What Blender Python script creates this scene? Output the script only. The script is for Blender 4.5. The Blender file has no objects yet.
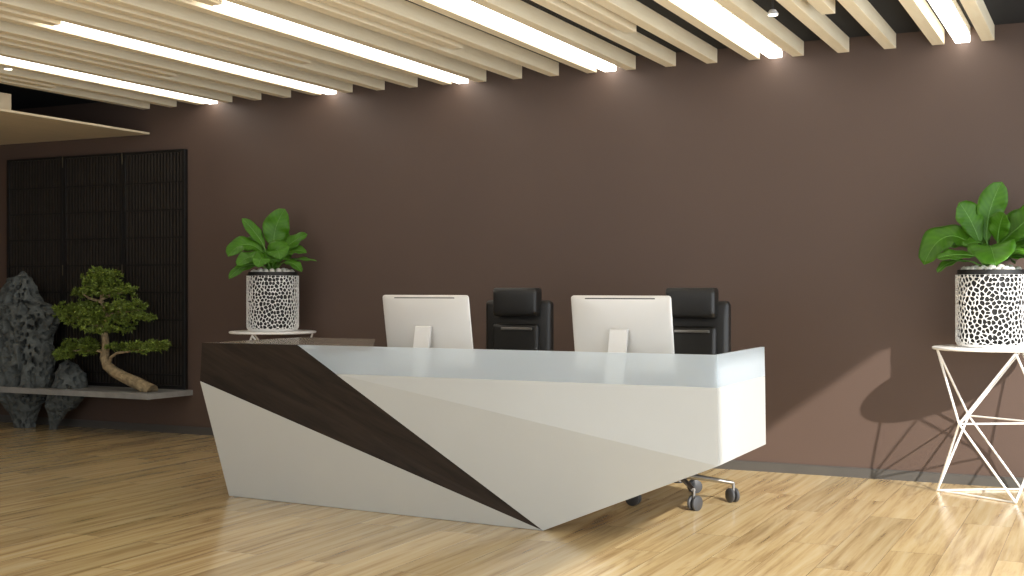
import bpy, bmesh, math, random
from mathutils import Vector, Matrix, noise

random.seed(7)
SC = bpy.context.scene
COL = SC.collection
PI = math.pi
R = math.radians

# ------------------------------------------------------------------ materials
def new_mat(name):
    m = bpy.data.materials.new(name)
    m.use_nodes = True
    nt = m.node_tree
    return m, nt, nt.nodes['Principled BSDF']

def plain(name, col, rough=0.5, metal=0.0, spec=0.5, coat=0.0, var=0.0, scale=6.0, bump=0.0, bscale=40.0):
    m, nt, b = new_mat(name)
    b.inputs['Base Color'].default_value = (*col, 1)
    b.inputs['Roughness'].default_value = rough
    b.inputs['Metallic'].default_value = metal
    b.inputs['Specular IOR Level'].default_value = spec
    b.inputs['Coat Weight'].default_value = coat
    tc = nt.nodes.new('ShaderNodeTexCoord')
    if var > 0:
        n = nt.nodes.new('ShaderNodeTexNoise')
        n.inputs['Scale'].default_value = scale
        n.inputs['Detail'].default_value = 5
        nt.links.new(tc.outputs['Object'], n.inputs['Vector'])
        r = nt.nodes.new('ShaderNodeValToRGB')
        r.color_ramp.elements[0].position = 0.3
        r.color_ramp.elements[1].position = 0.7
        r.color_ramp.elements[0].color = (*[c * (1 - var) for c in col], 1)
        r.color_ramp.elements[1].color = (*[min(1, c * (1 + var)) for c in col], 1)
        nt.links.new(n.outputs['Fac'], r.inputs['Fac'])
        nt.links.new(r.outputs['Color'], b.inputs['Base Color'])
    if bump > 0:
        n2 = nt.nodes.new('ShaderNodeTexNoise')
        n2.inputs['Scale'].default_value = bscale
        n2.inputs['Detail'].default_value = 4
        nt.links.new(tc.outputs['Object'], n2.inputs['Vector'])
        bp = nt.nodes.new('ShaderNodeBump')
        bp.inputs['Strength'].default_value = bump
        bp.inputs['Distance'].default_value = 0.02
        nt.links.new(n2.outputs['Fac'], bp.inputs['Height'])
        nt.links.new(bp.outputs['Normal'], b.inputs['Normal'])
    return m

def wood(name, dark, light, axis='Y', rough=0.45, stretch=14.0, scale=2.2, spec=0.5, turn=0.0):
    """Grain stretched along one axis."""
    m, nt, b = new_mat(name)
    tc = nt.nodes.new('ShaderNodeTexCoord')
    mp = nt.nodes.new('ShaderNodeMapping')
    s = [stretch] * 3
    s['XYZ'.index(axis)] = 1.0
    mp.inputs['Scale'].default_value = s
    m0 = nt.nodes.new('ShaderNodeMapping')
    m0.inputs['Rotation'].default_value = (0, turn, 0)
    nt.links.new(tc.outputs['Object'], m0.inputs['Vector'])
    nt.links.new(m0.outputs['Vector'], mp.inputs['Vector'])
    n = nt.nodes.new('ShaderNodeTexNoise')
    n.inputs['Scale'].default_value = scale
    n.inputs['Detail'].default_value = 7
    n.inputs['Roughness'].default_value = 0.62
    n.inputs['Distortion'].default_value = 0.5
    nt.links.new(mp.outputs['Vector'], n.inputs['Vector'])
    r = nt.nodes.new('ShaderNodeValToRGB')
    r.color_ramp.elements[0].position = 0.28
    r.color_ramp.elements[1].position = 0.72
    r.color_ramp.elements[0].color = (*dark, 1)
    r.color_ramp.elements[1].color = (*light, 1)
    nt.links.new(n.outputs['Fac'], r.inputs['Fac'])
    nt.links.new(r.outputs['Color'], b.inputs['Base Color'])
    b.inputs['Roughness'].default_value = rough
    b.inputs['Specular IOR Level'].default_value = spec
    return m

def plank_floor():
    m, nt, b = new_mat('oak_planks')
    L = nt.links.new
    N = nt.nodes.new
    tc = N('ShaderNodeTexCoord')
    mp = N('ShaderNodeMapping')
    mp.inputs['Rotation'].default_value = (0, 0, R(90))
    L(tc.outputs['Object'], mp.inputs['Vector'])
    br = N('ShaderNodeTexBrick')
    br.offset = 0.37
    br.inputs['Color1'].default_value = (0, 0, 0, 1)
    br.inputs['Color2'].default_value = (1, 1, 1, 1)
    br.inputs['Mortar'].default_value = (0.35, 0.35, 0.35, 1)
    br.inputs['Scale'].default_value = 1.0
    br.inputs['Mortar Size'].default_value = 0.0016
    br.inputs['Brick Width'].default_value = 1.5
    br.inputs['Row Height'].default_value = 0.26
    L(mp.outputs['Vector'], br.inputs['Vector'])
    # each plank shifts its own grain
    sh = N('ShaderNodeVectorMath'); sh.operation = 'MULTIPLY_ADD'
    sh.inputs[1].default_value = (37.0, 17.0, 0)
    L(br.outputs['Color'], sh.inputs[0])
    L(tc.outputs['Object'], sh.inputs[2])
    def streak(sx, sy, scale, detail, rough, dist):
        q = N('ShaderNodeMapping')
        q.inputs['Scale'].default_value = (sx, sy, 1)
        L(sh.outputs['Vector'], q.inputs['Vector'])
        n = N('ShaderNodeTexNoise')
        n.inputs['Scale'].default_value = scale
        n.inputs['Detail'].default_value = detail
        n.inputs['Roughness'].default_value = rough
        n.inputs['Distortion'].default_value = dist
        L(q.outputs['Vector'], n.inputs['Vector'])
        return n.outputs['Fac']
    grain = streak(10, 0.45, 1.6, 9, 0.62, 0.3)
    broad = streak(4.2, 0.5, 1.3, 6, 0.62, 1.2)
    ramp = N('ShaderNodeValToRGB')
    e = ramp.color_ramp.elements
    e[0].position = 0.30; e[0].color = (0.365, 0.230, 0.096, 1)
    e[1].position = 0.72; e[1].color = (0.715, 0.580, 0.345, 1)
    x = e.new(0.50); x.color = (0.612, 0.450, 0.222, 1)
    L(grain, ramp.inputs['Fac'])
    # plank tone
    tone = N('ShaderNodeMapRange')
    tone.inputs['To Min'].default_value = 0.86
    tone.inputs['To Max'].default_value = 1.10
    L(br.outputs['Color'], tone.inputs['Value'])
    mul = N('ShaderNodeMixRGB'); mul.blend_type = 'MULTIPLY'; mul.inputs['Fac'].default_value = 1
    L(ramp.outputs['Color'], mul.inputs['Color1'])
    L(tone.outputs['Result'], mul.inputs['Color2'])
    # dark heart streaks
    r2 = N('ShaderNodeValToRGB')
    r2.color_ramp.elements[0].position = 0.30; r2.color_ramp.elements[0].color = (1, 1, 1, 1)
    r2.color_ramp.elements[1].position = 0.45; r2.color_ramp.elements[1].color = (0, 0, 0, 1)
    L(broad, r2.inputs['Fac'])
    dk = N('ShaderNodeMixRGB'); dk.blend_type = 'MULTIPLY'
    dk.inputs['Color2'].default_value = (0.50, 0.41, 0.34, 1)
    fm = N('ShaderNodeMath'); fm.operation = 'MULTIPLY'; fm.inputs[1].default_value = 0.65
    L(r2.outputs['Color'], fm.inputs[0])
    L(fm.outputs['Value'], dk.inputs['Fac'])
    L(mul.outputs['Color'], dk.inputs['Color1'])
    # seams
    sm = N('ShaderNodeMixRGB'); sm.blend_type = 'MULTIPLY'
    sm.inputs['Color2'].default_value = (0.55, 0.48, 0.42, 1)
    L(br.outputs['Fac'], sm.inputs['Fac'])
    L(dk.outputs['Color'], sm.inputs['Color1'])
    L(sm.outputs['Color'], b.inputs['Base Color'])
    b.inputs['Roughness'].default_value = 0.24
    b.inputs['Specular IOR Level'].default_value = 0.5
    b.inputs['Coat Weight'].default_value = 0.5
    b.inputs['Coat Roughness'].default_value = 0.15
    bp = N('ShaderNodeBump'); bp.inputs['Strength'].default_value = 0.06; bp.inputs['Distance'].default_value = 0.004
    L(grain, bp.inputs['Height'])
    L(bp.outputs['Normal'], b.inputs['Normal'])
    return m

def frosted():
    m, nt, b = new_mat('frosted_acrylic')
    L = nt.links.new
    N = nt.nodes.new
    b.inputs['Base Color'].default_value = (0.90, 0.95, 0.98, 1)
    b.inputs['Roughness'].default_value = 0.34
    b.inputs['Transmission Weight'].default_value = 1.0
    b.inputs['IOR'].default_value = 1.12
    tr = N('ShaderNodeBsdfTranslucent'); tr.inputs['Color'].default_value = (0.80, 0.88, 0.95, 1)
    df = N('ShaderNodeBsdfDiffuse'); df.inputs['Color'].default_value = (0.78, 0.85, 0.90, 1)
    a = N('ShaderNodeMixShader'); a.inputs['Fac'].default_value = 0.62
    L(tr.outputs[0], a.inputs[1]); L(df.outputs[0], a.inputs[2])
    c = N('ShaderNodeMixShader'); c.inputs['Fac'].default_value = 0.46
    L(b.outputs[0], c.inputs[1]); L(a.outputs[0], c.inputs[2])
    L(c.outputs[0], nt.nodes['Material Output'].inputs['Surface'])
    return m

def glow(name, col, strength):
    m = bpy.data.materials.new(name)
    m.use_nodes = True
    nt = m.node_tree
    nt.nodes.clear()
    e = nt.nodes.new('ShaderNodeEmission')
    e.inputs['Color'].default_value = (*col, 1)
    e.inputs['Strength'].default_value = strength
    o = nt.nodes.new('ShaderNodeOutputMaterial')
    nt.links.new(e.outputs[0], o.inputs['Surface'])
    return m

def leaf_mat():
    m, nt, b = new_mat('glossy_leaf')
    L = nt.links.new
    N = nt.nodes.new
    uv = N('ShaderNodeUVMap')
    sep = N('ShaderNodeSeparateXYZ')
    L(uv.outputs['UV'], sep.inputs['Vector'])
    # side veins: stripes slanting away from the midrib
    ab = N('ShaderNodeMath'); ab.operation = 'SUBTRACT'; ab.inputs[1].default_value = 0.5
    L(sep.outputs['X'], ab.inputs[0])
    aa = N('ShaderNodeMath'); aa.operation = 'ABSOLUTE'
    L(ab.outputs[0], aa.inputs[0])
    k = N('ShaderNodeMath'); k.operation = 'MULTIPLY_ADD'; k.inputs[1].default_value = -0.35
    L(aa.outputs[0], k.inputs[0]); L(sep.outputs['Y'], k.inputs[2])
    sc = N('ShaderNodeMath'); sc.operation = 'MULTIPLY'; sc.inputs[1].default_value = 66.0
    L(k.outputs[0], sc.inputs[0])
    sn = N('ShaderNodeMath'); sn.operation = 'SINE'
    L(sc.outputs[0], sn.inputs[0])
    mr = N('ShaderNodeMapRange'); mr.inputs['From Min'].default_value = -1.0
    L(sn.outputs[0], mr.inputs['Value'])
    r = N('ShaderNodeValToRGB')
    r.color_ramp.elements[0].color = (0.056, 0.172, 0.009, 1)
    r.color_ramp.elements[1].color = (0.074, 0.212, 0.011, 1)
    L(mr.outputs['Result'], r.inputs['Fac'])
    tc = N('ShaderNodeTexCoord')
    n = N('ShaderNodeTexNoise'); n.inputs['Scale'].default_value = 9
    L(tc.outputs['Object'], n.inputs['Vector'])
    t = N('ShaderNodeMapRange'); t.inputs['To Min'].default_value = 0.45; t.inputs['To Max'].default_value = 1.40
    L(n.outputs['Fac'], t.inputs['Value'])
    mu = N('ShaderNodeMixRGB'); mu.blend_type = 'MULTIPLY'; mu.inputs['Fac'].default_value = 1
    L(r.outputs['Color'], mu.inputs['Color1']); L(t.outputs['Result'], mu.inputs['Color2'])
    L(mu.outputs['Color'], b.inputs['Base Color'])
    b.inputs['Roughness'].default_value = 0.42
    b.inputs['Specular IOR Level'].default_value = 0.32
    tl = N('ShaderNodeBsdfTranslucent')
    tl.inputs['Color'].default_value = (0.16, 0.42, 0.03, 1)
    ms = N('ShaderNodeMixShader'); ms.inputs['Fac'].default_value = 0.22
    L(b.outputs[0], ms.inputs[1]); L(tl.outputs[0], ms.inputs[2])
    L(ms.outputs[0], nt.nodes['Material Output'].inputs['Surface'])
    return m

M = {
    'wall': plain('brown_wall_paint', (0.086, 0.0540, 0.0405), 0.62, var=0.03, scale=1.2, bump=0.05, bscale=120),
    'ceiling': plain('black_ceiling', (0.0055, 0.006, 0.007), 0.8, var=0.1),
    'plain_wall': plain('taupe_wall_paint', (0.13, 0.10, 0.085), 0.7, var=0.03),
    'base': plain('grey_skirting', (0.075, 0.069, 0.062), 0.5, var=0.05),
    'floor': plank_floor(),
    'slat': wood('pale_slat_wood', (0.85, 0.73, 0.51), (0.93, 0.83, 0.62), 'Y', 0.55, 9, 2.0, 0.3),
    'board': wood('pale_board_wood', (0.60, 0.50, 0.34), (0.68, 0.57, 0.40), 'Y', 0.6, 9, 2.0, 0.3),
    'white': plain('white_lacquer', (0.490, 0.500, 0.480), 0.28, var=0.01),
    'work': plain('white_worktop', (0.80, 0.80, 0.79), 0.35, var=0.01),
    'darkwood': wood('dark_oak', (0.009, 0.0058, 0.0038), (0.034, 0.0225, 0.015), 'X', 0.5, 11, 2.2, 0.25, R(-24)),
    'topwood': wood('oak_top_painted_sheen', (0.16, 0.13, 0.105), (0.25, 0.21, 0.17), 'X', 0.24, 11, 1.6, 0.6),  # glancing sheen put into the colour, lighter than the dark oak band
    'frost': frosted(),
    'led': glow('led_diffuser', (1.0, 0.95, 0.87), 9.0),
    'spot': glow('spot_lens', (1.0, 0.90, 0.72), 6.0),
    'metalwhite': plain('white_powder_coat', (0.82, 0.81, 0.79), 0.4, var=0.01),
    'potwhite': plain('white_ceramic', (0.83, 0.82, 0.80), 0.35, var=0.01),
    'liner': plain('black_pot_liner', (0.012, 0.012, 0.012), 0.6, var=0.05),
    'soil': plain('dark_soil', (0.03, 0.022, 0.016), 0.9, var=0.3, scale=40, bump=0.5),
    'pebble': plain('white_pebble', (0.78, 0.75, 0.70), 0.5, var=0.08, scale=14),
    'leaf': leaf_mat(),
    'rib': plain('pale_leaf_rib', (0.13, 0.30, 0.045), 0.45, var=0.05),
    'alu': plain('satin_aluminium', (0.72, 0.70, 0.665), 0.42, metal=0.25, var=0.01),
    'alu_side': plain('bright_aluminium', (0.70, 0.69, 0.67), 0.35, metal=0.3, var=0.01),
    'slot': plain('dark_slot', (0.03, 0.028, 0.025), 0.6, var=0.05),
    'screen': plain('black_display_glass', (0.01, 0.01, 0.012), 0.12, var=0.02),
    'leather': plain('black_leather', (0.008, 0.0075, 0.007), 0.42, var=0.12, scale=20, bump=0.12, bscale=160),
    'chrome': plain('brushed_chrome', (0.36, 0.35, 0.34), 0.33, metal=1.0, var=0.02),
    'blackplastic': plain('black_plastic', (0.045, 0.045, 0.047), 0.5, var=0.05),
    'blackwood': plain('black_lacquered_wood', (0.0045, 0.0042, 0.004), 0.45, var=0.15, scale=9),
    'lattice': plain('dark_lattice_wood', (0.026, 0.0215, 0.0175), 0.5, var=0.15, scale=9),
    'brass': plain('aged_brass', (0.16, 0.135, 0.09), 0.5, metal=0.9, var=0.1),
    'stone': plain('grey_stone_slab', (0.27, 0.265, 0.25), 0.55, var=0.16, scale=9, bump=0.1),
    'rock': plain('blue_grey_limestone', (0.085, 0.095, 0.092), 0.9, var=0.30, scale=11, bump=0.9, bscale=24),
    'bark': plain('tan_bark', (0.33, 0.25, 0.14), 0.85, var=0.35, scale=26, bump=0.8, bscale=50),
    'needle': plain('bonsai_needles', (0.128, 0.180, 0.022), 0.6, var=0.45, scale=14),
}

# ------------------------------------------------------------------ mesh helpers
class MB:
    def __init__(self):
        self.v = []; self.f = []; self.uv = None
    def add(self, vs, fs):
        n = len(self.v)
        self.v += [tuple(p) for p in vs]
        self.f += [tuple(i + n for i in q) for q in fs]
        return self
    def box(self, x0, x1, y0, y1, z0, z1):
        vs = [(x, y, z) for z in (z0, z1) for y in (y0, y1) for x in (x0, x1)]
        return self.add(vs, [(0, 2, 3, 1), (4, 5, 7, 6), (0, 1, 5, 4), (2, 6, 7, 3), (0, 4, 6, 2), (1, 3, 7, 5)])
    def tube(self, pts, rad, n=10, cap=True):
        pts = [Vector(p) for p in pts]
        if not isinstance(rad, (list, tuple)): rad = [rad] * len(pts)
        t0 = (pts[1] - pts[0]).normalized()
        up = Vector((0, 0, 1)) if abs(t0.z) < 0.9 else Vector((1, 0, 0))
        a = t0.cross(up).normalized()
        vs = []; fs = []
        for i, p in enumerate(pts):
            if i == 0: t = pts[1] - pts[0]
            elif i == len(pts) - 1: t = pts[-1] - pts[-2]
            else: t = (pts[i + 1] - pts[i]).normalized() + (pts[i] - pts[i - 1]).normalized()
            t.normalize()
            a = (a - t * a.dot(t)).normalized()
            b = t.cross(a)
            for k in range(n):
                q = 2 * PI * k / n
                vs.append(p + (a * math.cos(q) + b * math.sin(q)) * rad[i])
        for i in range(len(pts) - 1):
            for k in range(n):
                k2 = (k + 1) % n
                fs.append((i * n + k, i * n + k2, (i + 1) * n + k2, (i + 1) * n + k))
        if cap:
            fs.append(tuple(reversed(range(n))))
            fs.append(tuple((len(pts) - 1) * n + k for k in range(n)))
        return self.add(vs, fs)
    def lathe(self, prof, n=48, cx=0, cy=0, closed=False):
        vs = []; fs = []
        for (r, z) in prof:
            for k in range(n):
                q = 2 * PI * k / n
                vs.append((cx + r * math.cos(q), cy + r * math.sin(q), z))
        m = len(prof)
        for i in range(m - 1 + (1 if closed else 0)):
            j = (i + 1) % m
            for k in range(n):
                k2 = (k + 1) % n
                fs.append((i * n + k, i * n + k2, j * n + k2, j * n + k))
        if not closed:
            fs.append(tuple(reversed(range(n))))
            fs.append(tuple((m - 1) * n + k for k in range(n)))
        return self.add(vs, fs)
    def ball(self, c, r, n=12, m=8, sq=(1, 1, 1)):
        vs = []; fs = []
        for i in range(m + 1):
            p = PI * i / m
            for k in range(n):
                q = 2 * PI * k / n
                vs.append((c[0] + r * sq[0] * math.sin(p) * math.cos(q), c[1] + r * sq[1] * math.sin(p) * math.sin(q), c[2] + r * sq[2] * math.cos(p)))
        for i in range(m):
            for k in range(n):
                k2 = (k + 1) % n
                fs.append((i * n + k, (i + 1) * n + k, (i + 1) * n + k2, i * n + k2))
        return self.add(vs, fs)
    def slabs(self, front, off, tris=None):
        """Closed solid: polygon(s) over the points FRONT and the same points moved by OFF."""
        n = len(front)
        off = Vector(off)
        vs = [Vector(p) for p in front] + [Vector(p) + off for p in front]
        fs = []
        for t in (tris or [tuple(range(n))]):
            fs.append(tuple(t)); fs.append(tuple(n + i for i in reversed(t)))
        for i in range(n):
            j = (i + 1) % n
            fs.append((j, i, n + i, n + j))
        return self.add(vs, fs)
    def build(self, name, mat, parent=None, smooth=False, bevel=0.0, seg=2, angle=35):
        me = bpy.data.meshes.new(name)
        me.from_pydata(self.v, [], self.f)
        bm = bmesh.new(); bm.from_mesh(me)
        bmesh.ops.remove_doubles(bm, verts=bm.verts, dist=1e-6)
        bmesh.ops.recalc_face_normals(bm, faces=bm.faces)
        bm.to_mesh(me); bm.free()
        me.materials.append(M[mat] if isinstance(mat, str) else mat)
        o = bpy.data.objects.new(name, me)
        COL.objects.link(o)
        if smooth:
            for p in me.polygons: p.use_smooth = True
            try:
                me.set_sharp_from_angle(angle=R(angle))
            except Exception:
                pass
        if bevel > 0:
            b = o.modifiers.new('bevel', 'BEVEL')
            b.width = bevel; b.segments = seg; b.limit_method = 'ANGLE'; b.angle_limit = R(40)
        if parent is not None:
            o.parent = parent
        return o

def tag(o, label=None, cat=None, group=None, kind=None):
    if label: o['label'] = label
    if cat: o['category'] = cat
    if group: o['group'] = group
    if kind or cat: o['kind'] = kind or 'thing'
    return o

def thing(name, label, cat, loc=(0, 0, 0), rz=0.0, group=None):
    o = bpy.data.objects.new(name, None)
    COL.objects.link(o)
    o.empty_display_size = 0.1
    o.location = loc
    o.rotation_euler = (0, 0, rz)
    return tag(o, label, cat, group)

def copy_tree(o, parent=None):
    c = o.copy()
    COL.objects.link(c)
    if parent is not None: c.parent = parent
    for ch in list(o.children):
        copy_tree(ch, c)
    return c

# ------------------------------------------------------------------ camera
CAM_H, CAM_D, YAW = 1.35, 9.037, R(25.868)
cd = bpy.data.cameras.new('camera')
cam = bpy.data.objects.new('camera', cd)
COL.objects.link(cam)
cam.location = (0, -CAM_D, CAM_H)
cam.rotation_euler = (R(90), 0, YAW)
cd.sensor_width = 36
cd.lens = 36 * 1241.8 / 1024
SC.camera = cam

# ------------------------------------------------------------------ room shell
CEIL = 3.14
XR, XL, YF = 0.9, -11.6, -11.4
def struct(name, mb, mat, **k):
    o = mb.build(name, mat, **k)
    o['kind'] = 'structure'
    return o

struct('floor', MB().box(XL - .2, XR + .2, YF - .2, 0.15, -0.12, 0.0), 'floor')
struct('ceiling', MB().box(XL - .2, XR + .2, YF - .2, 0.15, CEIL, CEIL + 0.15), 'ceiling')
struct('wall_back', MB().box(XL - .2, XR + .2, 0.0, 0.15, 0.0, CEIL), 'wall')
struct('wall_left', MB().box(XL - .2, XL, YF, 0.0, 0.0, CEIL), 'plain_wall')
struct('baseboard_back', MB().box(XL, XR, -0.016, 0.0, 0.0, 0.062).box(XL, XR, -0.010, 0.0, 0.062, 0.070), 'base')
# unseen wall on the right; its window openings are stepped to shape the sunlight
W0, W1 = -4.10, -0.25
HA = 2.81
wr = MB()
wr.box(XR, XR + .2, W1, 0.0, 0.0, CEIL)
wr.box(XR, XR + .2, W0, W1, HA, CEIL)
C0, C1, CS = -5.66, -4.10, 2.42
wr.box(XR, XR + .2, C0, C1, 3.125, CEIL)
D0, HD = -9.2, 2.58
wr.box(XR, XR + .2, D0, C0, HD, CEIL)
wr.box(XR, XR + .2, YF, D0, 0.0, CEIL)
struct('wall_right', wr, 'plain_wall')
# unseen front wall: its open bay is placed to balance light across the desk
FX, FE = -7.0, -1.2
wf = MB()
wf.box(XL, FX, YF - .2, YF, 0.0, CEIL)
wf.box(FX, FE, YF - .2, YF, 3.0, CEIL)
wf.box(FE, XR, YF - .2, YF, 0.0, CEIL)
struct('wall_front', wf, 'plain_wall')

# ------------------------------------------------------------------ ceiling slats and light strips
SP, SX0, SW, SZ = 0.3233, -0.7317, 0.083, 3.035
ORD = ['', 'first', 'second', 'third', 'fourth', 'fifth', 'sixth', 'seventh', 'eighth', 'ninth', 'tenth', 'eleventh', 'twelfth', 'thirteenth',
       'fourteenth', 'fifteenth', 'sixteenth', 'seventeenth', 'eighteenth', 'nineteenth', 'twentieth', 'twenty-first', 'twenty-second', 'twenty-third', 'twenty-fourth', 'twenty-fifth', 'twenty-sixth']
slat0 = None
for k in range(0, 24):
    x1 = SX0 - SP * k
    if slat0 is None:
        slat0 = MB().box(-SW, 0, YF + 0.3, -0.004, SZ, CEIL).build('hanging_batten', 'slat', bevel=0.003)
        s = slat0
    else:
        s = slat0.copy(); COL.objects.link(s)
    s.location.x = x1
    tag(s, f'pale wood ceiling slat reaching the back wall, {ORD[k + 1]} such slat from the right', 'ceiling slat', 'long ceiling slats')
mid0 = None
for i, k in enumerate((2.5, 6.5, 10.5, 14.5, 18.5, 22.5)):
    x1 = SX0 - SP * k
    if mid0 is None:
        mid0 = MB().box(-SW, 0, YF + 0.3, -1.31, SZ, CEIL).build('short_hanging_batten', 'slat', bevel=0.003)
        s = mid0
    else:
        s = mid0.copy(); COL.objects.link(s)
    s.location.x = x1
    tag(s, f'pale wood slat stopping short of the back wall, {ORD[i + 1]} of these from the right', 'ceiling slat', 'short ceiling slats')
# light strips: housing with a glowing diffuser
LK = (0.5, 4.5, 8.5, 12.5, 16.5, 20.5)
for i, k in enumerate(LK):
    xc = SX0 - SP * k - SW / 2
    t = thing('hanging_light_strip', f'glowing white linear ceiling light between the slats, {ORD[i + 1]} of six from the right', 'ceiling light', (xc, 0, CEIL), 0, 'linear ceiling lights')
    MB().box(-.050, .050, -3.10, -.03, -.055, -0.001).build('housing', 'metalwhite', t)
    MB().box(-.048, .048, -3.115, -.02, -.108, -.055).build('diffuser', 'led', t, bevel=0.006)
    # added unseen row of strips that brightens the floor and desk front
    MB().box(-.050, .050, -8.4, -4.2, -.055, -0.001).build('housing', 'metalwhite', t)
    MB().box(-.048, .048, -8.41, -4.19, -.108, -.055).build('diffuser', 'led', t, bevel=0.006)
    # slat carrying on in line with the strip, towards the viewer
    s = MB().box(xc - .041, xc + .041, -4.17, -3.14, SZ, CEIL).build('short_hanging_batten', 'slat', bevel=0.003)
    tag(s, f'pale wood slat continuing in line with the {ORD[i + 1]} light strip from the right', 'ceiling slat', 'slats in line with the light strips')

def spot(loc, label):
    t = thing('spotlight', label, 'spotlight', loc, 0, 'small ceiling spotlights')
    MB().lathe([(0.006, CEIL - loc[2]), (0.006, 0.024)], 12).build('stem', 'blackplastic', t, smooth=True)
    MB().lathe([(0.008, 0.026), (0.02, 0.022), (0.036, -0.004), (0.032, -0.008)], 20).build('spot_body', 'metalwhite', t, smooth=True)
    MB().lathe([(0.0285, -0.0085), (0.0285, -0.0115), (0.010, -0.013)], 20).build('lens', 'spot', t, smooth=True)
spot((-1.880, -1.50, 3.03), 'small white spotlight hanging in a dark gap between two slats, near the right end')
spot((-7.690, -2.10, 3.05), 'small warm spotlight tucked between the slats above the hanging board, far left')

# ------------------------------------------------------------------ hanging board at the far left
hb = thing('hanging_board', 'thin beige board hanging flat beneath the dark ceiling, above the lattice screen', 'ceiling board', (-8.171, 0, 2.795))
MB().box(-3.35, 0, -4.2, -0.004, 0, 0.020).build('board', 'board', hb, bevel=0.003)
MB().box(-3.1, -0.17, -1.62, -1.48, 0.020, 0.185).build('support_beam', 'board', hb, bevel=0.004)
for hx in (-2.6, -1.2):
    MB().box(hx - .012, hx + .012, -1.562, -1.538, 0.185, CEIL - 2.795).build('hanger', 'blackplastic', hb)

# ------------------------------------------------------------------ folding lattice screen against the back wall
scr = thing('folding_screen', 'tall black three-panel lattice screen standing against the brown wall', 'screen', (-8.846, -0.03, 0.4105))
SCH = 2.633 - 0.41
pw = (10.008 - 7.728) / 3
for p in range(3):
    x0 = -1.14 + p * pw
    x1 = x0 + pw - 0.006
    fr = 0.034
    pf = MB()
    pf.box(x0, x0 + fr, -0.02, 0.02, 0, SCH).box(x1 - fr, x1, -0.02, 0.02, 0, SCH)
    pf.box(x0 + fr, x1 - fr, -0.02, 0.02, 0, fr).box(x0 + fr, x1 - fr, -0.02, 0.02, SCH - fr * .6, SCH)
    pf = pf.build('screen_panel', 'blackwood', scr, bevel=0.002)
    lat = MB()
    ns = 18
    w = (x1 - x0 - 2 * fr)
    for i in range(ns):
        c = x0 + fr + w * (i + .5) / ns
        lat.box(c - w / ns * .24, c + w / ns * .24, -0.012, 0.000, fr, SCH - fr * .6)
    lat.build('vertical_slats', 'lattice', pf)
    MB().box(x0 + fr * .8, x1 - fr * .8, 0.012, 0.016, fr * .8, SCH - fr * .5).build('gap_darkening_sheet', 'blackwood', pf)  # dark sheet added behind the slats to make the gaps darker
    rails = MB()
    z = SCH - 0.30
    while z > 0.1:
        rails.box(x0 + fr, x1 - fr, -0.0155, -0.012, z - .007, z + .007)
        z -= 0.256
    rails.build('cross_rails', 'blackwood', pf)
    if p > 0:
        for zz in (SCH - 0.06, SCH * .5, 0.12):
            MB().tube([(x0 - .003, -.021, zz - .05), (x0 - .003, -.021, zz + .05)], 0.003, 8).build('hinge', 'brass', scr, smooth=True)

# ------------------------------------------------------------------ stone shelf with openings for the two rocks
def slab_with_holes():
    x0, x1 = -10.75, -7.70
    holes = [(-9.90, -9.135, -0.505, -0.075), (-9.135, -8.715, -0.44, -0.09)]
    xs = sorted({x0, x1, *[h[0] for h in holes], *[h[1] for h in holes]})
    ys = sorted({-0.55, -0.004, *[h[2] for h in holes], *[h[3] for h in holes]})
    mb = MB()
    def xe(x, y):     # the end slants: wider at the wall
        return x if x < x1 else x1 + 0.045 * (y + .55) / .55
    for i in range(len(xs) - 1):
        for j in range(len(ys) - 1):
            cx, cy = (xs[i] + xs[i + 1]) / 2, (ys[j] + ys[j + 1]) / 2
            if any(h[0] < cx < h[1] and h[2] < cy < h[3] for h in holes):
                continue
            pts = [(xe(xs[i], ys[j]), ys[j], .410), (xe(xs[i + 1], ys[j]), ys[j], .410), (xe(xs[i + 1], ys[j + 1]), ys[j + 1], .410), (xe(xs[i], ys[j + 1]), ys[j + 1], .410)]
            mb.slabs(pts, (0, 0, -.05))
    # drop the shared inner walls
    me = mb
    bm = bmesh.new()
    vv = [bm.verts.new(p) for p in me.v]
    for f in me.f: bm.faces.new([vv[i] for i in f])
    bmesh.ops.remove_doubles(bm, verts=bm.verts, dist=1e-5)
    seen = {}
    for f in bm.faces:
        key = tuple(sorted(v.index for v in f.verts)) if False else tuple(sorted((round(v.co.x, 4), round(v.co.y, 4), round(v.co.z, 4)) for v in f.verts))
        seen.setdefault(key, []).append(f)
    dead = [f for fs in seen.values() if len(fs) > 1 for f in fs]
    bmesh.ops.delete(bm, geom=dead, context='FACES_ONLY')
    bm.verts.index_update()
    out = MB()
    out.v = [tuple(v.co) for v in bm.verts]
    out.f = [tuple(v.index for v in f.verts) for f in bm.faces]
    bm.free()
    return out
sh = slab_with_holes().build('stone_shelf', 'stone')
tag(sh, 'long grey stone shelf fixed low along the wall beneath the lattice screen', 'shelf')

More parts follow.
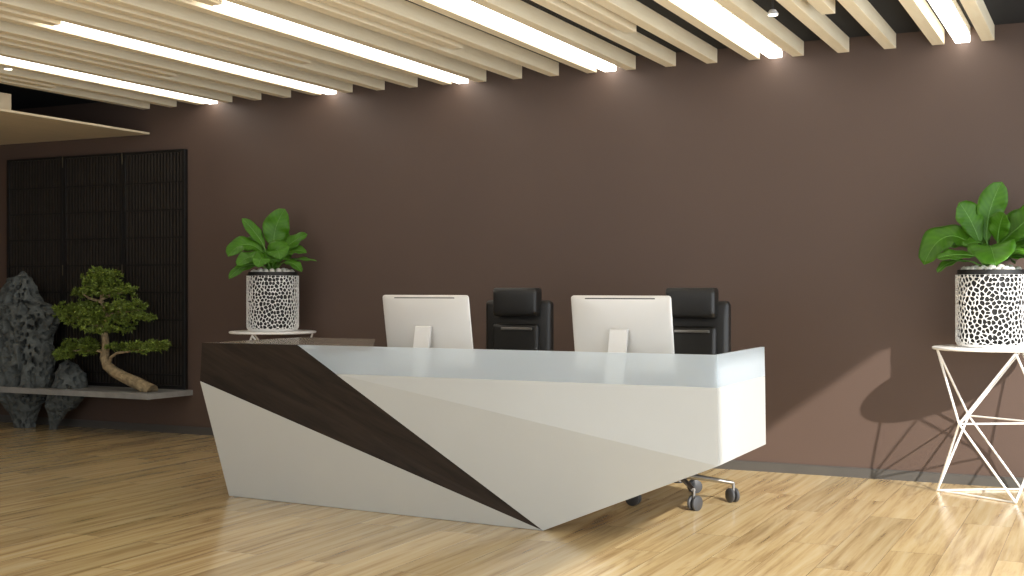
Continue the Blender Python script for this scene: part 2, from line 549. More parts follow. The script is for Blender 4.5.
# ------------------------------------------------------------------ rocks
def rock(name, label, cx, cy, prof, seed, nz=150, na=150, depth=0.7, amp=1.0):
    """PROF: (z, x of the left edge, x of the right edge)."""
    prof = sorted(prof)
    H0, H1 = prof[0][0], prof[-1][0]
    def at(z):
        for a, b in zip(prof, prof[1:]):
            if z <= b[0]:
                t = (z - a[0]) / max(1e-6, b[0] - a[0])
                t = t * t * (3 - 2 * t)
                return a[1] + (b[1] - a[1]) * t, a[2] + (b[2] - a[2]) * t
        return prof[-1][1:]
    mb = MB()
    vs = []; fs = []
    for i in range(nz + 1):
        z = H0 + (H1 - H0) * i / nz
        l, r = at(z)
        c = (l + r) / 2; w = (r - l) / 2
        for k in range(na):
            q = 2 * PI * k / na
            ux, uy = math.cos(q), math.sin(q)
            p = Vector((c + ux * w, uy * min(0.20, max(w * depth, 0.02)), z))
            s = Vector((seed, seed * 2.3, 0))
            n1 = noise.fractal(p * 3.0 + s, 0.9, 2.0, 4)
            d, _ = noise.voronoi(Vector((p.x * 8, p.y * 8, p.z * 6)) + s)
            pit = max(0.0, 0.42 - d[0]) * 1.7 if (z > 0.75 or noise.noise(p * 2 + s) > .15) else max(0.0, 0.2 - d[0]) * .5
            d2, _ = noise.voronoi(Vector((p.x * 22, p.y * 22, p.z * 15)) + s)
            n2 = noise.noise(p * 26 + s)
            fl = noise.noise(Vector((p.x * 9, p.y * 9, p.z * 1.6)) + s)
            k2 = min(1.0, w / .12) * amp
            off = (0.045 * n1 - 0.20 * pit + 0.022 * fl - 0.085 * min(1, max(0, .40 - d2[0]) * 9) * (1.0 if z > .62 else .55) - 0.05 * min(1, max(0, noise.noise(Vector((p.x * 15, p.y * 15, p.z * 3.2)) + s) - .22) * 6) * (1.0 if z < .95 else .4) + 0.008 * n2) * k2
            off = max(off, -0.75 * w)
            off = min(off, 0.014)
            off = max(off, -0.8 * min(0.20, max(w * depth, 0.02)))
            vs.append((p.x + ux * off, p.y + uy * off, z))
    for i in range(nz):
        for k in range(na):
            k2 = (k + 1) % na
            fs.append((i * na + k, i * na + k2, (i + 1) * na + k2, (i + 1) * na + k))
    fs.append(tuple(reversed(range(na))))
    fs.append(tuple(nz * na + k for k in range(na)))
    mb.add(vs, fs)
    o = mb.build(name, 'rock', smooth=True, angle=70)
    o.location = (cx, cy, 0)
    return tag(o, label, 'rock')

rock('scholar_rock', 'tall pitted grey scholar rock rising from the floor through the stone shelf', -9.44, -0.29, [
    (0.002, -0.153, 0.080), (0.085, -0.207, 0.086), (0.209, -0.287, 0.125), (0.294, -0.341, 0.191), (0.36, -0.385, 0.275), (0.674, -0.396, 0.290), (0.860, -0.396, 0.269),
    (1.027, -0.382, 0.350), (1.10, -0.37, 0.345), (1.154, -0.355, 0.30), (1.233, -0.328, 0.132), (1.330, -0.287, 0.086), (1.438, -0.235, 0.046), (1.486, -0.099, -0.006), (1.514, -0.065, -0.045)], 3.1, 240, 230)
rock('rock', 'small rounded grey rock beside the bonsai, poking through the shelf', -8.93, -0.27, [
    (0.002, -0.25, -0.14), (0.162, -0.25, -0.02), (0.228, -0.255, 0.09), (0.316, -0.225, 0.135), (0.42, -0.19, 0.18), (0.529, -0.165, 0.165), (0.616, -0.115, 0.10), (0.665, -0.045, 0.01)], 8.4, 120, 120, 0.8, 0.8)

# ------------------------------------------------------------------ bonsai
# picture offsets are turned into metres once: 1 unit = 0.0089 m across, heights measured from the shelf
def bonsai():
    t = thing('bonsai_tree', 'gnarled green bonsai with a bent trunk growing on the stone shelf', 'bonsai', (-7.86, -0.36, 0.4105))
    K = 0.0118; KV = 0.00888
    def P(px, py, y=0.0):
        return Vector(((px - 150) * K, y, (391 - py) * KV))
    tk = MB().tube([P(153, 391.5), P(147, 388), P(138, 382.5), P(127, 378), P(116, 372.5), P(108, 366), P(105, 357), P(106.5, 347), P(106, 338), P(103, 325, .01), P(105, 312, .02), P(101, 298, .01), P(104, 282), P(104, 272)],
              [.075, .066, .058, .052, .050, .047, .043, .036, .033, .028, .022, .018, .012, .007], 14)
    tk.v = [(x, y, max(z, 0.0005)) for x, y, z in tk.v]
    tk.build('trunk', 'bark', t, smooth=True, angle=80)
    br = [[P(110, 364), P(114, 357, -.03), P(122, 352, -.05), P(134, 350, -.05), P(152, 347, -.04), P(165, 343, -.03)],
          [P(106, 352), P(97, 350, -.02), P(85, 351, -.03), P(72, 351, -.04)],
          [P(104, 327), P(90, 322, -.04), P(76, 312, -.05)],
          [P(105, 315), P(118, 310, .03), P(136, 308, .04), P(146, 314, .02)],
          [P(102, 300), P(92, 296, -.03), P(84, 291, -.03)],
          [P(103, 296), P(112, 292, .03), P(122, 290, .03)]]
    for b in br:
        MB().tube(b, [.017 - .012 * i / (len(b) - 1) for i in range(len(b))], 8).build('branch', 'bark', t, smooth=True, angle=80)
    pads = [(104, 272, 16, 7), (110, 288, 25, 9), (84, 290, 9, 6), (75, 307, 18, 8), (84, 316, 21, 9), (133, 304, 18, 6.5), (142, 315, 14, 5), (108, 324, 25, 10), (100, 311, 20, 9),
            (70, 346, 9, 6), (68, 355, 10, 7), (91, 347, 9, 10), (118, 346, 8, 4), (146, 346, 17, 6.5), (160, 344, 10, 6), (103, 280, 15, 7)]
    for (px, py, rx, ry) in pads:
        c = P(px, py, random.uniform(-.05, .03))
        a, bz = rx * K * 1.06, ry * KV * 1.1
        dep = min(.30, max(a * .8, .07))
        mb = MB()
        # tufts: each a fan of short needles around a twig tip
        nt = int(12 + rx * ry * 0.62)
        for _ in range(nt):
            while True:
                u = Vector((random.uniform(-1, 1), random.uniform(-1, 1), random.uniform(-1, 1)))
                if u.length < 1 and u.z > -.75: break
            tc = c + Vector((u.x * a, u.y * dep, u.z * bz * (1 - .25 * abs(u.x))))
            for q in range(13):
                d = Vector((random.gauss(u.x * .5, .7), random.gauss(u.y * .5, .7), random.gauss(.42, .5)))
                if d.length < .1: continue
                d.normalize()
                ln = random.uniform(.022, .045)
                sd = d.cross(Vector((random.uniform(-1, 1), random.uniform(-1, 1), random.uniform(-1, 1)))).normalized() * random.uniform(.004, .0075)
                mb.add([tc - sd * .6, tc + sd * .6, tc + d * ln * .6 + sd, tc + d * ln, tc + d * ln * .6 - sd], [(0, 1, 2, 3, 4)])
        o = mb.build('foliage_pad', 'needle', t)
    return t
bonsai()

# ------------------------------------------------------------------ reception desk
A = Vector((-5.212, -2.80, 1.002)); B = Vector((-4.480, -2.80, 1.003)); C = Vector((-1.853, -2.770, 1.0015))
E_ = Vector((-5.228, -2.80, 0.759)); F_ = Vector((-5.169, -2.586, 0.002)); N_ = Vector((-2.855, -2.754, 0.002))
G = Vector((-1.836, -2.815, 0.432)); L_ = Vector((-1.853, -2.770, 0.831))
K_ = B.lerp(N_, (B.z - 0.835) / B.z)
H_ = Vector((-1.844, -1.810, 0.431)); M_ = Vector((-1.850, -1.807, 0.832)); D_ = Vector((-1.850, -1.820, 1.004))
desk = thing('reception_desk', 'faceted white reception desk with a slanting dark wood band and frosted upper edge', 'reception desk')
TH = Vector((0, 0.05, 0))
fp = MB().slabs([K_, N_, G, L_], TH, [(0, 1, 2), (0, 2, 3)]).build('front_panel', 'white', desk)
fp['label'] = 'white faceted right-hand front panel tapering to a point at the floor'
wb = MB().slabs([A, E_, N_, B], TH, [(0, 1, 2), (0, 2, 3)]).build('wood_band', 'darkwood', desk)
wb['label'] = 'dark oak band slanting down to the floor'
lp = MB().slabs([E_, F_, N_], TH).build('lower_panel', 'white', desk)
lp['label'] = 'white triangular lower front panel'
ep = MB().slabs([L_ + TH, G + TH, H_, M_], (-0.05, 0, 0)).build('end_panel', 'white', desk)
ep['label'] = 'sunlit white end panel'
gt = Vector((0, 0.022, 0))
e1 = Vector((0, 0, -0.0008))
g1 = MB().slabs([B + Vector((.004, 0, 0)), K_ + Vector((.004, 0, 0)), L_, C], gt).build('frosted_front_screen', 'frost', desk)
g1['label'] = 'frosted pale blue translucent strip along the front edge'
g2 = MB().slabs([C + gt, L_ + gt, M_, D_], (-0.022, 0, 0)).build('frosted_end_screen', 'frost', desk)
g2['label'] = 'frosted pale blue translucent strip at the end'
MB().slabs([(-5.205, -2.748, 1.001), (-4.42, -2.748, 1.001), (-4.40, -2.776, 1.001), (-3.96, -2.776, 1.001), (-4.56, -1.785, 1.001), (-5.19, -1.785, 1.001)], (0, 0, -.028)).build('wood_top', 'topwood', desk)
# cabinet body behind the wood band and the worktop behind the frosted strip
cb = MB()
cb.add([(-5.13, -2.52, .004), (-3.9, -2.60, .004), (-4.15, -1.80, .004), (-5.13, -1.80, .004),
        (-5.19, -2.74, .972), (-4.42, -2.74, .972), (-4.60, -1.80, .972), (-5.19, -1.80, .972)],
       [(0, 3, 2, 1), (4, 5, 6, 7), (0, 1, 5, 4), (1, 2, 6, 5), (2, 3, 7, 6), (3, 0, 4, 7)])
cb.build('cabinet_body', 'white', desk)
MB().box(-4.20, -1.905, -2.745, -1.83, .725, .755).build('worktop', 'work', desk, bevel=0.003)
MB().slabs([(-4.19, -2.745, .62), (-2.3, -2.745, .62), (-2.3, -2.745, .725), (-4.19, -2.745, .725)], (0, .03, 0)).build('worktop_rail', 'work', desk)

# ------------------------------------------------------------------ all-in-one computers, seen from behind
def computer(label, x):
    t = thing('desktop_computer', label, 'computer', (x, -2.30, 0.7555), 0, 'computers on the reception desk')
    W, Hh, tilt = 0.615, 0.455, R(10.6)
    # local: s across, h up the screen, d back towards the viewer
    top = Vector((0, -0.01, 0.551))
    ax = Vector((1, 0, 0)); up = Vector((0, -math.sin(tilt), math.cos(tilt))); bk = Vector((0, -math.cos(tilt), -math.sin(tilt)))
    def pt(s, h, d): return top + ax * s + up * (h - Hh) + bk * d
    def rr(w, h, r, n=6):
        out = []
        for (cx, cy, a0) in ((w / 2 - r, h - r, 0), (-w / 2 + r, h - r, 90), (-w / 2 + r, r, 180), (w / 2 - r, r, 270)):
            for i in range(n + 1):
                q = R(a0 + 90 * i / n)
                out.append((cx + r * math.cos(q), cy + r * math.sin(q)))
        return out
    rings = [(1.0, 0.0, 0.018), (1.0, 0.008, 0.018), (0.988, 0.0115, 0.022), (0.94, 0.016, 0.045), (0.86, 0.0215, 0.10), (0.74, 0.027, 0.14), (0.58, 0.0315, 0.17), (0.40, 0.0345, 0.20), (0.2, 0.036, 0.22), (0.04, 0.0362, 0.225)]
    vs = []; n = None
    for (f, d, r) in rings:
        ring = rr(W * f, Hh * f, r * f)
        n = len(ring)
        vs += [pt(s, h + Hh * (1 - f) / 2, d) for s, h in ring]
    fs = [tuple(range(n))]
    for i in range(len(rings) - 1):
        for k in range(n):
            k2 = (k + 1) % n
            fs.append((i * n + k, i * n + k2, (i + 1) * n + k2, (i + 1) * n + k))
    fs.append(tuple((len(rings) - 1) * n + k for k in range(n)))
    MB().add(vs, fs).build('back_cover', 'alu', t, smooth=True, angle=50)
    sc = MB(); sv = [pt(s, h, -.001) for s, h in rr(W - .004, Hh - .004, .016)]
    sc.slabs([p + up * .002 for p in sv], bk * -.003)
    sc.build('display', 'screen', t)
    sl = MB(); sv = [pt(s - 0.0, h + Hh - .0195, .0125) for s, h in rr(W * .70, .0075, .0036, 4)]
    sl.slabs(sv, bk * .0048)
    sl.build('vent_slot', 'slot', t)
    st = MB()
    prof = [(-0.012, .358), (-.034, .358), (-.040, .352), (-.110, .02), (-.110, .0), (.085, .0), (.085, .008), (-.094, .008), (-.090, .03), (-0.020, .33)]
    st.slabs([(-.055, p[0], p[1]) for p in prof], (.110, 0, 0))
    st.build('stand', 'alu_side', t, bevel=0.002)
    return t
computer('silver all-in-one computer seen from behind, the one closer to the dark wood band', -3.864)
computer('silver all-in-one computer seen from behind, overlapping a chair near the desk end', -2.567)

# ------------------------------------------------------------------ office chairs
def rbox(mb, x0, x1, y0, y1, z0, z1, bulge=0.0, nx=10, nz=10):
    """Cushion: box grid whose front bulges."""
    vs = []; fs = []
    def g(y, s):
        base = len(vs)
        for j in range(nz + 1):
            for i in range(nx + 1):
                u, v = i / nx, j / nz
                e = (1 - (2 * u - 1) ** 4) * (1 - (2 * v - 1) ** 4)
                vs.append((x0 + (x1 - x0) * u, y + s * bulge * e, z0 + (z1 - z0) * v))
        return base
    a = g(y0, -1); b = g(y1, 1)
    w = nx + 1
    for j in range(nz):
        for i in range(nx):
            fs.append((a + j * w + i, a + j * w + i + 1, a + (j + 1) * w + i + 1, a + (j + 1) * w + i))
            fs.append((b + j * w + i, b + (j + 1) * w + i, b + (j + 1) * w + i + 1, b + j * w + i + 1))
    for i in range(nx):
        fs.append((a + i, b + i, b + i + 1, a + i + 1))
        fs.append((a + nz * w + i, a + nz * w + i + 1, b + nz * w + i + 1, b + nz * w + i))
    for j in range(nz):
        fs.append((a + j * w, a + (j + 1) * w, b + (j + 1) * w, b + j * w))
        fs.append((a + j * w + nx, b + j * w + nx, b + (j + 1) * w + nx, a + (j + 1) * w + nx))
    return mb.add(vs, fs)

def make_chair(label):
    t = thing('office_chair', label, 'office chair', (0, 0, 0), 0, 'office chairs behind the reception desk')
    rbox(MB(), -.26, .26, -.26, .24, .43, .54, .0).build('seat', 'leather', t, smooth=True, bevel=.035, seg=4)
    rbox(MB(), -.255, .248, .27, .36, .50, 1.265, .02).build('backrest', 'leather', t, smooth=True, bevel=.03, seg=4)
    rbox(MB(), -.175, .175, .225, .285, .56, 1.10, .008).build('back_cushion', 'leather', t, smooth=True, bevel=.02, seg=3)
    rbox(MB(), -.152, .180, .185, .30, 1.155, 1.352, .010).build('headrest', 'leather', t, smooth=True, bevel=.02, seg=4)
    MB().box(-.093, .143, .196, .216, 1.060, 1.078).build('chrome_bar', 'chrome', t, bevel=.004)
    MB().box(-.30, -.265, -.10, .30, .62, .66).box(-.295, -.27, -.06, -.02, .45, .62).build('armrest', 'leather', t, bevel=.012)
    MB().box(.265, .30, -.10, .30, .62, .66).box(.27, .295, -.06, -.02, .45, .62).build('armrest', 'leather', t, bevel=.012)
    MB().lathe([(.05, .405), (.05, .43), (.028, .40), (.028, .22), (.04, .20), (.04, .12)][::-1], 20).build('gas_column', 'blackplastic', t, smooth=True)
    MB().box(-.11, .11, -.10, .14, .40, .432).build('tilt_mechanism', 'blackplastic', t, bevel=.01)
    base = MB()
    base.lathe([(.03, .125), (.05, .13), (.055, .17), (.045, .20), (.02, .202)], 20)
    for k in range(5):
        a = R(-56 + 72 * k)
        c, s = math.cos(a), math.sin(a)
        base.tube([(.03 * c, .03 * s, .165), (.18 * c, .18 * s, .148), (.345 * c, .345 * s, .125)], [.022, .016, .012], 10)
    base = base.build('star_base', 'chrome', t, smooth=True)
    for k in range(5):
        a = R(-56 + 72 * k)
        c, s = math.cos(a), math.sin(a)
        cs = MB()
        q = a + R(35)
        ax = Vector((math.cos(q), math.sin(q), 0))
        ctr = Vector((.345 * c, .345 * s, .046)) + Vector((-ax.y, ax.x, 0)) * .012
        for sg in (-1, 1):
            cs.tube([ctr + ax * (sg * .007), ctr + ax * (sg * .012), ctr + ax * (sg * .024), ctr + ax * (sg * .028)], [.040, .0455, .0455, .038], 20)
        cs.tube([ctr - ax * .02, ctr + ax * .02], .012, 8)
        cs.build('caster', 'blackplastic', base, smooth=True)
        MB().tube([(.345 * c, .345 * s, .05), (.345 * c, .345 * s, .128)], .009, 10).build('caster_stem', 'chrome', base, smooth=True)
    return t
ch1 = make_chair('black leather office chair with chrome bar, standing clear between the two computers')
ch2 = copy_tree(ch1)
ch1.location = (-3.745, -1.50, 0)
ch2.location = (-2.485, -1.50, 0)
ch2['label'] = 'black leather office chair half hidden by a computer, its casters showing under the desk'

# ------------------------------------------------------------------ wire side tables
TABLE_Z = 0.965
def make_table(label):
    t = thing('side_table', label, 'side table', (0, 0, 0), 0, 'white wire side tables')
    Rr = 0.335; rw = 0.0076
    zt, zw, zb = TABLE_Z - .018, .483, rw
    T = [Vector((Rr * math.cos(R(q)), Rr * math.sin(R(q)), zt - rw)) for q in (180, 300, 60)]
    Bo = [Vector((p.x, p.y, zb)) for p in T]
    W = [Vector((-T[(i + 2) % 3].x, -T[(i + 2) % 3].y, zw)) for i in range(3)]   # W[i] lies between corners i and i+1
    MB().lathe([(.01, TABLE_Z - .018), (.360, TABLE_Z - .018), (.366, TABLE_Z - .015), (.368, TABLE_Z - .009), (.366, TABLE_Z - .003), (.360, TABLE_Z), (.01, TABLE_Z)], 72).build('table_top', 'metalwhite', t, smooth=True)
    for i in range(3):
        j = (i + 1) % 3
        for (p, q) in ((T[i], W[i]), (T[j], W[i]), (W[i], Bo[i]), (W[i], Bo[j])):
            MB().tube([p, q], rw, 10).ball(p, rw, 10, 6).ball(q, rw, 10, 6).build('rod_leg', 'metalwhite', t, smooth=True)
    for nm, P_ in (('waist_ring', W), ('foot_ring', Bo)):
        mb = MB()
        for i in range(3):
            mb.tube([P_[i], P_[(i + 1) % 3]], rw * .8, 10)
        mb.build(nm, 'metalwhite', t, smooth=True)
    return t
TR = Vector((-0.722, -0.380, TABLE_Z)); TL = Vector((-6.470, -0.380, TABLE_Z * 1.018))
tb1 = make_table('white wire side table with round top, standing clear of the desk near the baseboard')
tb2 = copy_tree(tb1)
tb1.location = (TR.x, TR.y, 0)
tb2.location = (TL.x, TL.y, 0)
tb2.scale.z = 1.018
tb2.rotation_euler.z = R(180 + 36.7)
tb2['label'] = 'white wire side table mostly hidden behind the dark wood corner of the desk'

# ------------------------------------------------------------------ perforated pots
PR, PH = 0.221, 0.486
def pot_shell():
    rnd = random.Random(5)
    nc, nr = 44, 16
    cw, chh = 2 * PI * PR / nc, PH / nr
    pts = {}
    for i in range(nc):
        for j in range(-1, nr + 1):
            pts[(i, j)] = ((i + .5 * (j % 2) + rnd.uniform(.08, .92)) * cw, (j + rnd.uniform(.08, .92)) * chh)
    per = 2 * PI * PR
    def fld(u, z):
        i0, j0 = int(u / cw), int(z / chh)
        ds = []
        for dj in (-2, -1, 0, 1, 2):
            j = j0 + dj
            if j < -1 or j > nr: continue
            for di in (-2, -1, 0, 1, 2):
                p = pts[((i0 + di) % nc, j)]
                du = abs(u - p[0]) % per
                du = min(du, per - du)
                ds.append((math.hypot(du, z - p[1])))
        ds.sort()
        # smooth minimum over the neighbours' edge distances rounds the holes
        tau = .0019
        f = -tau * math.log(sum(math.exp(-(d - ds[0]) / 2 / tau) for d in ds[1:7]))
        return f
    NU, NZ = 330, 112
    z0, z1 = 0.016, PH - 0.014
    F = [[fld(per * (i % NU) / NU, z0 + (z1 - z0) * j / NZ) for i in range(NU)] for j in range(NZ + 1)]
    for i in range(NU):
        F[0][i] = 0; F[NZ][i] = 0
    TH_ = 0.0016
    def rad(z):
        rc = 0.045
        if z < rc: return PR - rc + math.sqrt(max(0, rc * rc - (rc - z) ** 2))
        return PR
    mb = MB()
    idx = {}
    def vert(u, z):
        key = (round(u % per, 6), round(z, 6))
        if key not in idx:
            a = u / PR
            r = rad(z)
            idx[key] = len(mb.v)
            mb.v.append((r * math.cos(a), r * math.sin(a), z))
        return idx[key]
    for j in range(NZ):
        for i in range(NU):
            q = [(i, j), (i + 1, j), (i + 1, j + 1), (i, j + 1)]
            val = [F[b][a % NU] - TH_ for a, b in q]
            if min(val) >= 0: continue
            co = [(per * a / NU, z0 + (z1 - z0) * b / NZ) for a, b in q]
            poly = []
            for k in range(4):
                k2 = (k + 1) % 4
                if val[k] < 0: poly.append(co[k])
                if (val[k] < 0) != (val[k2] < 0):
                    t = val[k] / (val[k] - val[k2])
                    poly.append((co[k][0] + (co[k2][0] - co[k][0]) * t, co[k][1] + (co[k2][1] - co[k][1]) * t))
            ids = []
            for p in poly:
                v = vert(*p)
                if not ids or ids[-1] != v: ids.append(v)
            if len(ids) > 2 and ids[0] == ids[-1]: ids.pop()
            if len(set(ids)) == len(ids) and len(ids) > 2: mb.f.append(tuple(ids))
    return mb

SHELL = None
def make_pot(name, label, loc):
    global SHELL
    t = thing(name, label, 'potted plant', loc, 0, 'leafy plants in perforated white pots')
    if SHELL is None:
        SHELL = pot_shell().build('perforated_pot', 'potwhite', t)
        s = SHELL.modifiers.new('thickness', 'SOLIDIFY'); s.thickness = 0.008; s.offset = -1
        for p in SHELL.data.polygons: p.use_smooth = True
    else:
        s = SHELL.copy(); COL.objects.link(s); s.parent = t
    MB().lathe([(.01, .0), (PR - .035, .0), (PR - .018, .006), (PR - .008, .020), (PR - .030, .018), (.01, .016)], 64).build('pot_base', 'potwhite', t, smooth=True)
    MB().lathe([(.01, .02), (PR - .044, .02), (PR - .016, .06), (PR - .012, PH + .018), (PR - .022, PH + .018), (PR - .026, PH - .05), (.01, PH - .05)], 64).build('inner_liner', 'liner', t, smooth=True)
    MB().lathe([(.01, PH - .048), (PR - .030, PH - .048), (PR - .034, PH - .008), (.10, PH + .010), (.01, PH + .018)], 48).build('soil', 'soil', t, smooth=True)
    return t

def leaf(parent, base, ctrl, tip, width, nrm, fold=0.25, wave=0.13, root=(0, 0, 0), shape=0.62, blunt=1.7):
    """A blade along a bent line with a raised midrib, plus its stalk down to the crown of the plant."""
    base, ctrl, tip, nrm, root = Vector(base), Vector(ctrl), Vector(tip), Vector(nrm), Vector(root)
    nl, nw = 18, 8
    vs = []; fs = []; uvs = []
    mid = []
    ph = random.uniform(0, 6)
    for i in range(nl + 1):
        t = i / nl
        p = base * (1 - t) ** 2 + ctrl * 2 * t * (1 - t) + tip * t * t
        d = ((ctrl - base) * 2 * (1 - t) + (tip - ctrl) * 2 * t).normalized()
        s = d.cross(nrm).normalized()
        n = s.cross(d).normalized()
        # widest beyond the middle, blunt tip
        w = width * .5 * max(0.03, (math.sin(PI / 2 * t / shape) ** .85 if t < shape else math.sqrt(max(0, 1 - ((t - shape) / (1 - shape)) ** blunt))))
        mid.append(p + n * .001)
        for k in range(nw + 1):
            u = 2 * k / nw - 1
            h = abs(u) * w * fold - (u * u) * w * fold * .5 + math.sin(t * 17 + ph + (2 if u > 0 else 0)) * wave * w * abs(u) ** 1.5
            vs.append(p + s * (u * w) + n * h)
            uvs.append((k / nw, t))
    for i in range(nl):
        for k in range(nw):
            a = i * (nw + 1) + k
            fs.append((a, a + 1, a + nw + 2, a + nw + 1))
    me = bpy.data.meshes.new('leaf')
    me.from_pydata([tuple(v) for v in vs], [], fs)
    ul = me.uv_layers.new(name='UVMap')
    for lp_ in me.loops:
        ul.data[lp_.index].uv = uvs[lp_.vertex_index]
    me.materials.append(M['leaf'])
    for p in me.polygons: p.use_smooth = True
    o = bpy.data.objects.new('leaf', me)
    COL.objects.link(o)
    o.parent = parent
    sd = o.modifiers.new('thickness', 'SOLIDIFY'); sd.thickness = 0.0016
    rb = MB()
    st = [root, root.lerp(base, .55) + Vector((0, 0, .015)), base]
    rb.tube(st + mid[1:], [.0055] * 3 + [(.0032 * (1 - i / (nl + 2)) + .0006) for i in range(nl)], 6)
    rb.build('leaf_midrib', 'rib', o, smooth=True)
    return o

def plant(pot, view, leaves, ws=1.15, blunt=1.7):
    """LEAVES: base, bend and tip as (across, up, towards the room) in metres above the rim, blade width, facing."""
    rt = Vector((math.cos(view), math.sin(view), 0))
    fw = Vector((math.sin(view), -math.cos(view), 0))
    def W(p): return rt * p[0] + Vector((0, 0, p[1] + PH)) + fw * p[2]
    def V(p): return rt * p[0] + Vector((0, 0, p[1])) + fw * p[2]
    extra = []
    for i in range(11):          # short inner leaves that fill the crown
        a = 2 * PI * i / 11 + random.uniform(-.2, .2)
        ln = random.uniform(.13, .20)
        ca, sa = math.cos(a), math.sin(a)
        h = random.uniform(.09, .20)
        extra.append(((ca * .05, .05, sa * .05), (ca * ln * .6, h + .04, sa * ln * .6), (ca * ln, h - random.uniform(0, .05), sa * ln), random.uniform(.10, .14), (ca * -.2, 1, sa * .3)))
    for (b, c, tp, w, n) in [(b, c, tp, w * ws, n) for (b, c, tp, w, n) in leaves] + extra:
        leaf(pot, W(b), W(c), W(tp), w, V(n), root=rt * (b[0] * .15) + fw * (b[2] * .15) + Vector((0, 0, PH - .02)), shape=random.uniform(.54, .68), fold=random.uniform(.15, .35), blunt=blunt)

potR = make_pot('potted_plant', 'leafy green plant in a perforated white pot on the clear-standing wire table', TR)
potL = make_pot('potted_plant', 'leafy green plant in a perforated white pot on the table behind the desk', TL)
k = 0.00654
def q(s, *a): return tuple(v * s for v in a)
plant(potR, R(25.9 - 21.0), [
    (q(k, -4, 30, 0), q(k, -6, 62, -3), q(k, 10, 90, 2), k * 24, (.25, .15, 1)),
    (q(k, -10, 28, 4), q(k, -17, 52, 4), q(k, -30, 70, 10), k * 23, (.35, .3, 1)),
    (q(k, -14, 24, 2), q(k, -46, 56, 6), q(k, -63, 8, 14), k * 30, (-.2, .75, .75)),
    (q(k, -12, 22, -8), q(k, -34, 48, -20), q(k, -54, 22, -24), k * 27, (-.1, .7, .7)),
    (q(k, -16, 10, 12), q(k, -38, 16, 20), q(k, -50, 0, 26), k * 13, (0, 1, .3)),
    (q(k, -14, 16, 16), q(k, -34, 20, 26), q(k, -50, 14, 30), k * 14, (0, .8, .7)),
    (q(k, -2, 20, 18), q(k, -2, 36, 44), q(k, 4, 6, 62), k * 38, (0, .62, .9)),
    (q(k, -4, 26, 4), q(k, -12, 34, 14), q(k, -26, 26, 24), k * 16, (0, .9, .4)),
    (q(k, 6, 30, 8), q(k, 6, 46, 14), q(k, 12, 58, 22), k * 20, (-.3, .3, 1)),
    (q(k, 8, 28, 6), q(k, 26, 46, 12), q(k, 46, 62, 14), k * 34, (-.5, .55, .8)),
    (q(k, 10, 20, 14), q(k, 26, 26, 26), q(k, 48, 12, 32), k * 15, (.2, .9, .5)),
    (q(k, 12, 24, 6), q(k, 34, 40, 12), q(k, 56, 28, 16), k * 26, (.2, .8, .6)),
    (q(k, 8, 22, -10), q(k, 20, 44, -24), q(k, 30, 64, -36), k * 24, (.2, .4, -1)),
    (q(k, -4, 22, -14), q(k, -14, 44, -34), q(k, -22, 38, -52), k * 24, (-.1, .9, -.4)),
    (q(k, 10, 14, 10), q(k, 34, 20, 20), q(k, 56, 2, 16), k * 16, (.1, 1, .3)),
    (q(k, 6, 20, -14), q(k, 18, 40, -40), q(k, 26, 14, -52), k * 26, (0, .8, -.5)),
])
k = 0.00856
plant(potL, R(25.9 + 10.8), [
    (q(k, 2, 26, 0), q(k, -2, 44, -2), q(k, 12, 65, 3), k * 25, (.2, .15, 1)),
    (q(k, -8, 26, 4), q(k, -14, 40, 2), q(k, -30, 55, 4), k * 13, (.5, .2, .9)),
    (q(k, -8, 20, 4), q(k, -28, 40, 8), q(k, -43, 17, 14), k * 20, (-.2, .75, .75)),
    (q(k, -6, 22, -6), q(k, -24, 34, -12), q(k, -36, 28, -16), k * 17, (-.2, .7, .8)),
    (q(k, -10, 8, 10), q(k, -28, 14, 16), q(k, -42, -5, 20), k * 13, (0, .8, .6)),
    (q(k, -6, 14, 14), q(k, -22, 22, 22), q(k, -34, 8, 28), k * 16, (0, .7, .7)),
    (q(k, 0, 12, 12), q(k, 4, 34, 26), q(k, 7, 14, 36), k * 25, (0, .55, 1)),
    (q(k, 6, 18, 2), q(k, 18, 34, 2), q(k, 34, 40, 4), k * 17, (-.2, .8, .7)),
    (q(k, 8, 16, 6), q(k, 20, 28, 10), q(k, 33, 21, 12), k * 14, (.1, .8, .6)),
    (q(k, 8, 10, 8), q(k, 24, 18, 12), q(k, 43, 13, 12), k * 11, (.1, 1, .3)),
    (q(k, -4, 10, 16), q(k, -10, 24, 30), q(k, -14, 6, 40), k * 18, (0, .6, .9)),
    (q(k, 4, 16, -8), q(k, 10, 36, -22), q(k, 16, 44, -34), k * 20, (.1, .5, -1)),
    (q(k, -4, 16, -10), q(k, -10, 34, -26), q(k, -14, 20, -38), k * 20, (0, .8, -.5)),
    (q(k, 8, 10, 10), q(k, 18, 16, 18), q(k, 28, 2, 24), k * 12, (0, .9, .5)),
], 1.08, 1.25)
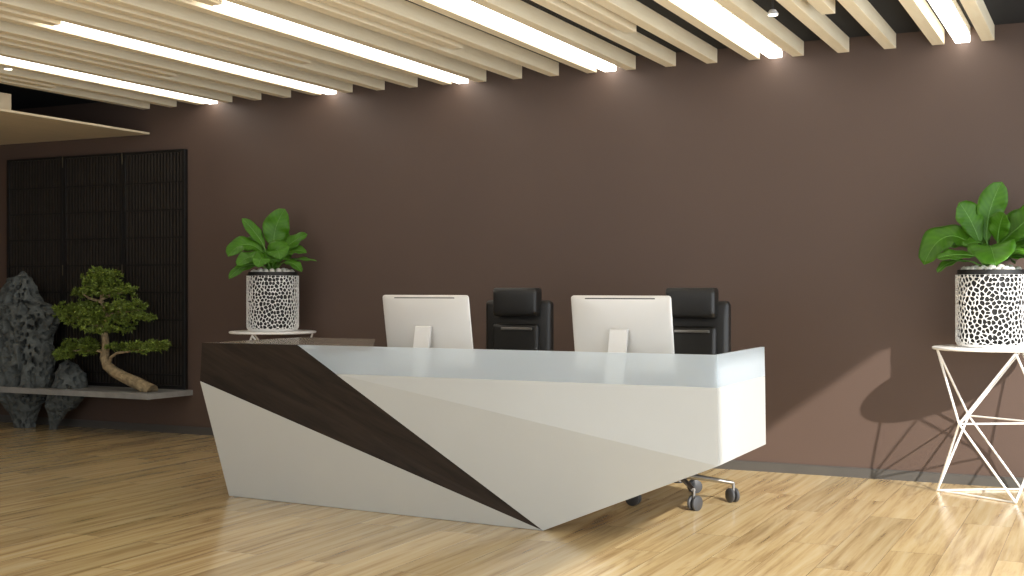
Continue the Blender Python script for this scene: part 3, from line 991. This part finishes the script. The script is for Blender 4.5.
# white pebbles on the soil, each loose
pb0 = None
def pebbles(T_, label, group, seed):
    global pb0
    rnd = random.Random(seed)
    spots = []
    for ring, n in ((.165, 20), (.113, 13)):
        for i in range(n):
            a = 2 * PI * (i + rnd.uniform(-.08, .08)) / n
            spots.append((ring * math.cos(a), ring * math.sin(a), ring))
    for (x, y, rg) in spots:
        if pb0 is None:
            pb0 = MB().ball((0, 0, 0), .026, 14, 9, (1.0, .86, .80)).build('pebble', 'pebble', smooth=True, angle=80)
            p = pb0
        else:
            p = pb0.copy(); COL.objects.link(p)
        sc_ = rnd.uniform(.82, 1.02)
        p.scale = (sc_, sc_, sc_)
        p.rotation_euler = (0, 0, rnd.uniform(0, PI))
        p.location = (T_.x + x, T_.y + y, T_.z + PH - .0020 + (.165 - rg) * .24 + .0215 * sc_)
        tag(p, label, 'pebble', group)
pebbles(TR, 'round white pebble on the soil of the pot by the sunlit wall', 'white pebbles in the pot by the sunlit wall', 3)
pebbles(TL, 'round white pebble on the soil of the pot behind the desk', 'white pebbles in the pot behind the desk', 9)

# ------------------------------------------------------------------ light
sd = bpy.data.lights.new('sun', 'SUN')
sd.energy = 6.3
sd.angle = R(0.9)
sd.color = (1.0, 0.955, 0.89)
sun = bpy.data.objects.new('sun', sd)
COL.objects.link(sun)
sun.rotation_euler = Vector((-1.01, 1.0, -0.744)).to_track_quat('-Z', 'Y').to_euler()
sun.location = (6, -6, 6)

w = bpy.data.worlds.new('sky')
SC.world = w
w.use_nodes = True
bg = w.node_tree.nodes['Background']
bg.inputs['Color'].default_value = (0.90, 0.95, 1.0, 1)
bg.inputs['Strength'].default_value = 3.6

def portal(loc, rot, sx, sy):
    l = bpy.data.lights.new('window_portal', 'AREA')
    l.shape = 'RECTANGLE'; l.size = sx; l.size_y = sy
    l.cycles.is_portal = True
    o = bpy.data.objects.new('window_portal', l)
    COL.objects.link(o)
    o.location = loc; o.rotation_euler = rot
portal((XR + .1, (W0 + W1) / 2, HA / 2), (0, R(90), 0), HA, W1 - W0)
portal((XR + .1, (C0 + C1) / 2, 3.125 / 2), (0, R(90), 0), 3.125, C1 - C0)
portal((XR + .1, (D0 + C0) / 2, HD / 2), (0, R(90), 0), HD, C0 - D0)
portal(((FX + FE) / 2, YF - .1, 1.5), (R(90), 0, 0), FE - FX, 3.0)

vs_ = SC.view_settings
vs_.view_transform = 'Standard'
vs_.look = 'None'
vs_.exposure = -0.08
vs_.gamma = 1.0
vs_.use_curve_mapping = False
SC.cycles.max_bounces = 10
SC.cycles.diffuse_bounces = 5
SC.cycles.sample_clamp_indirect = 6
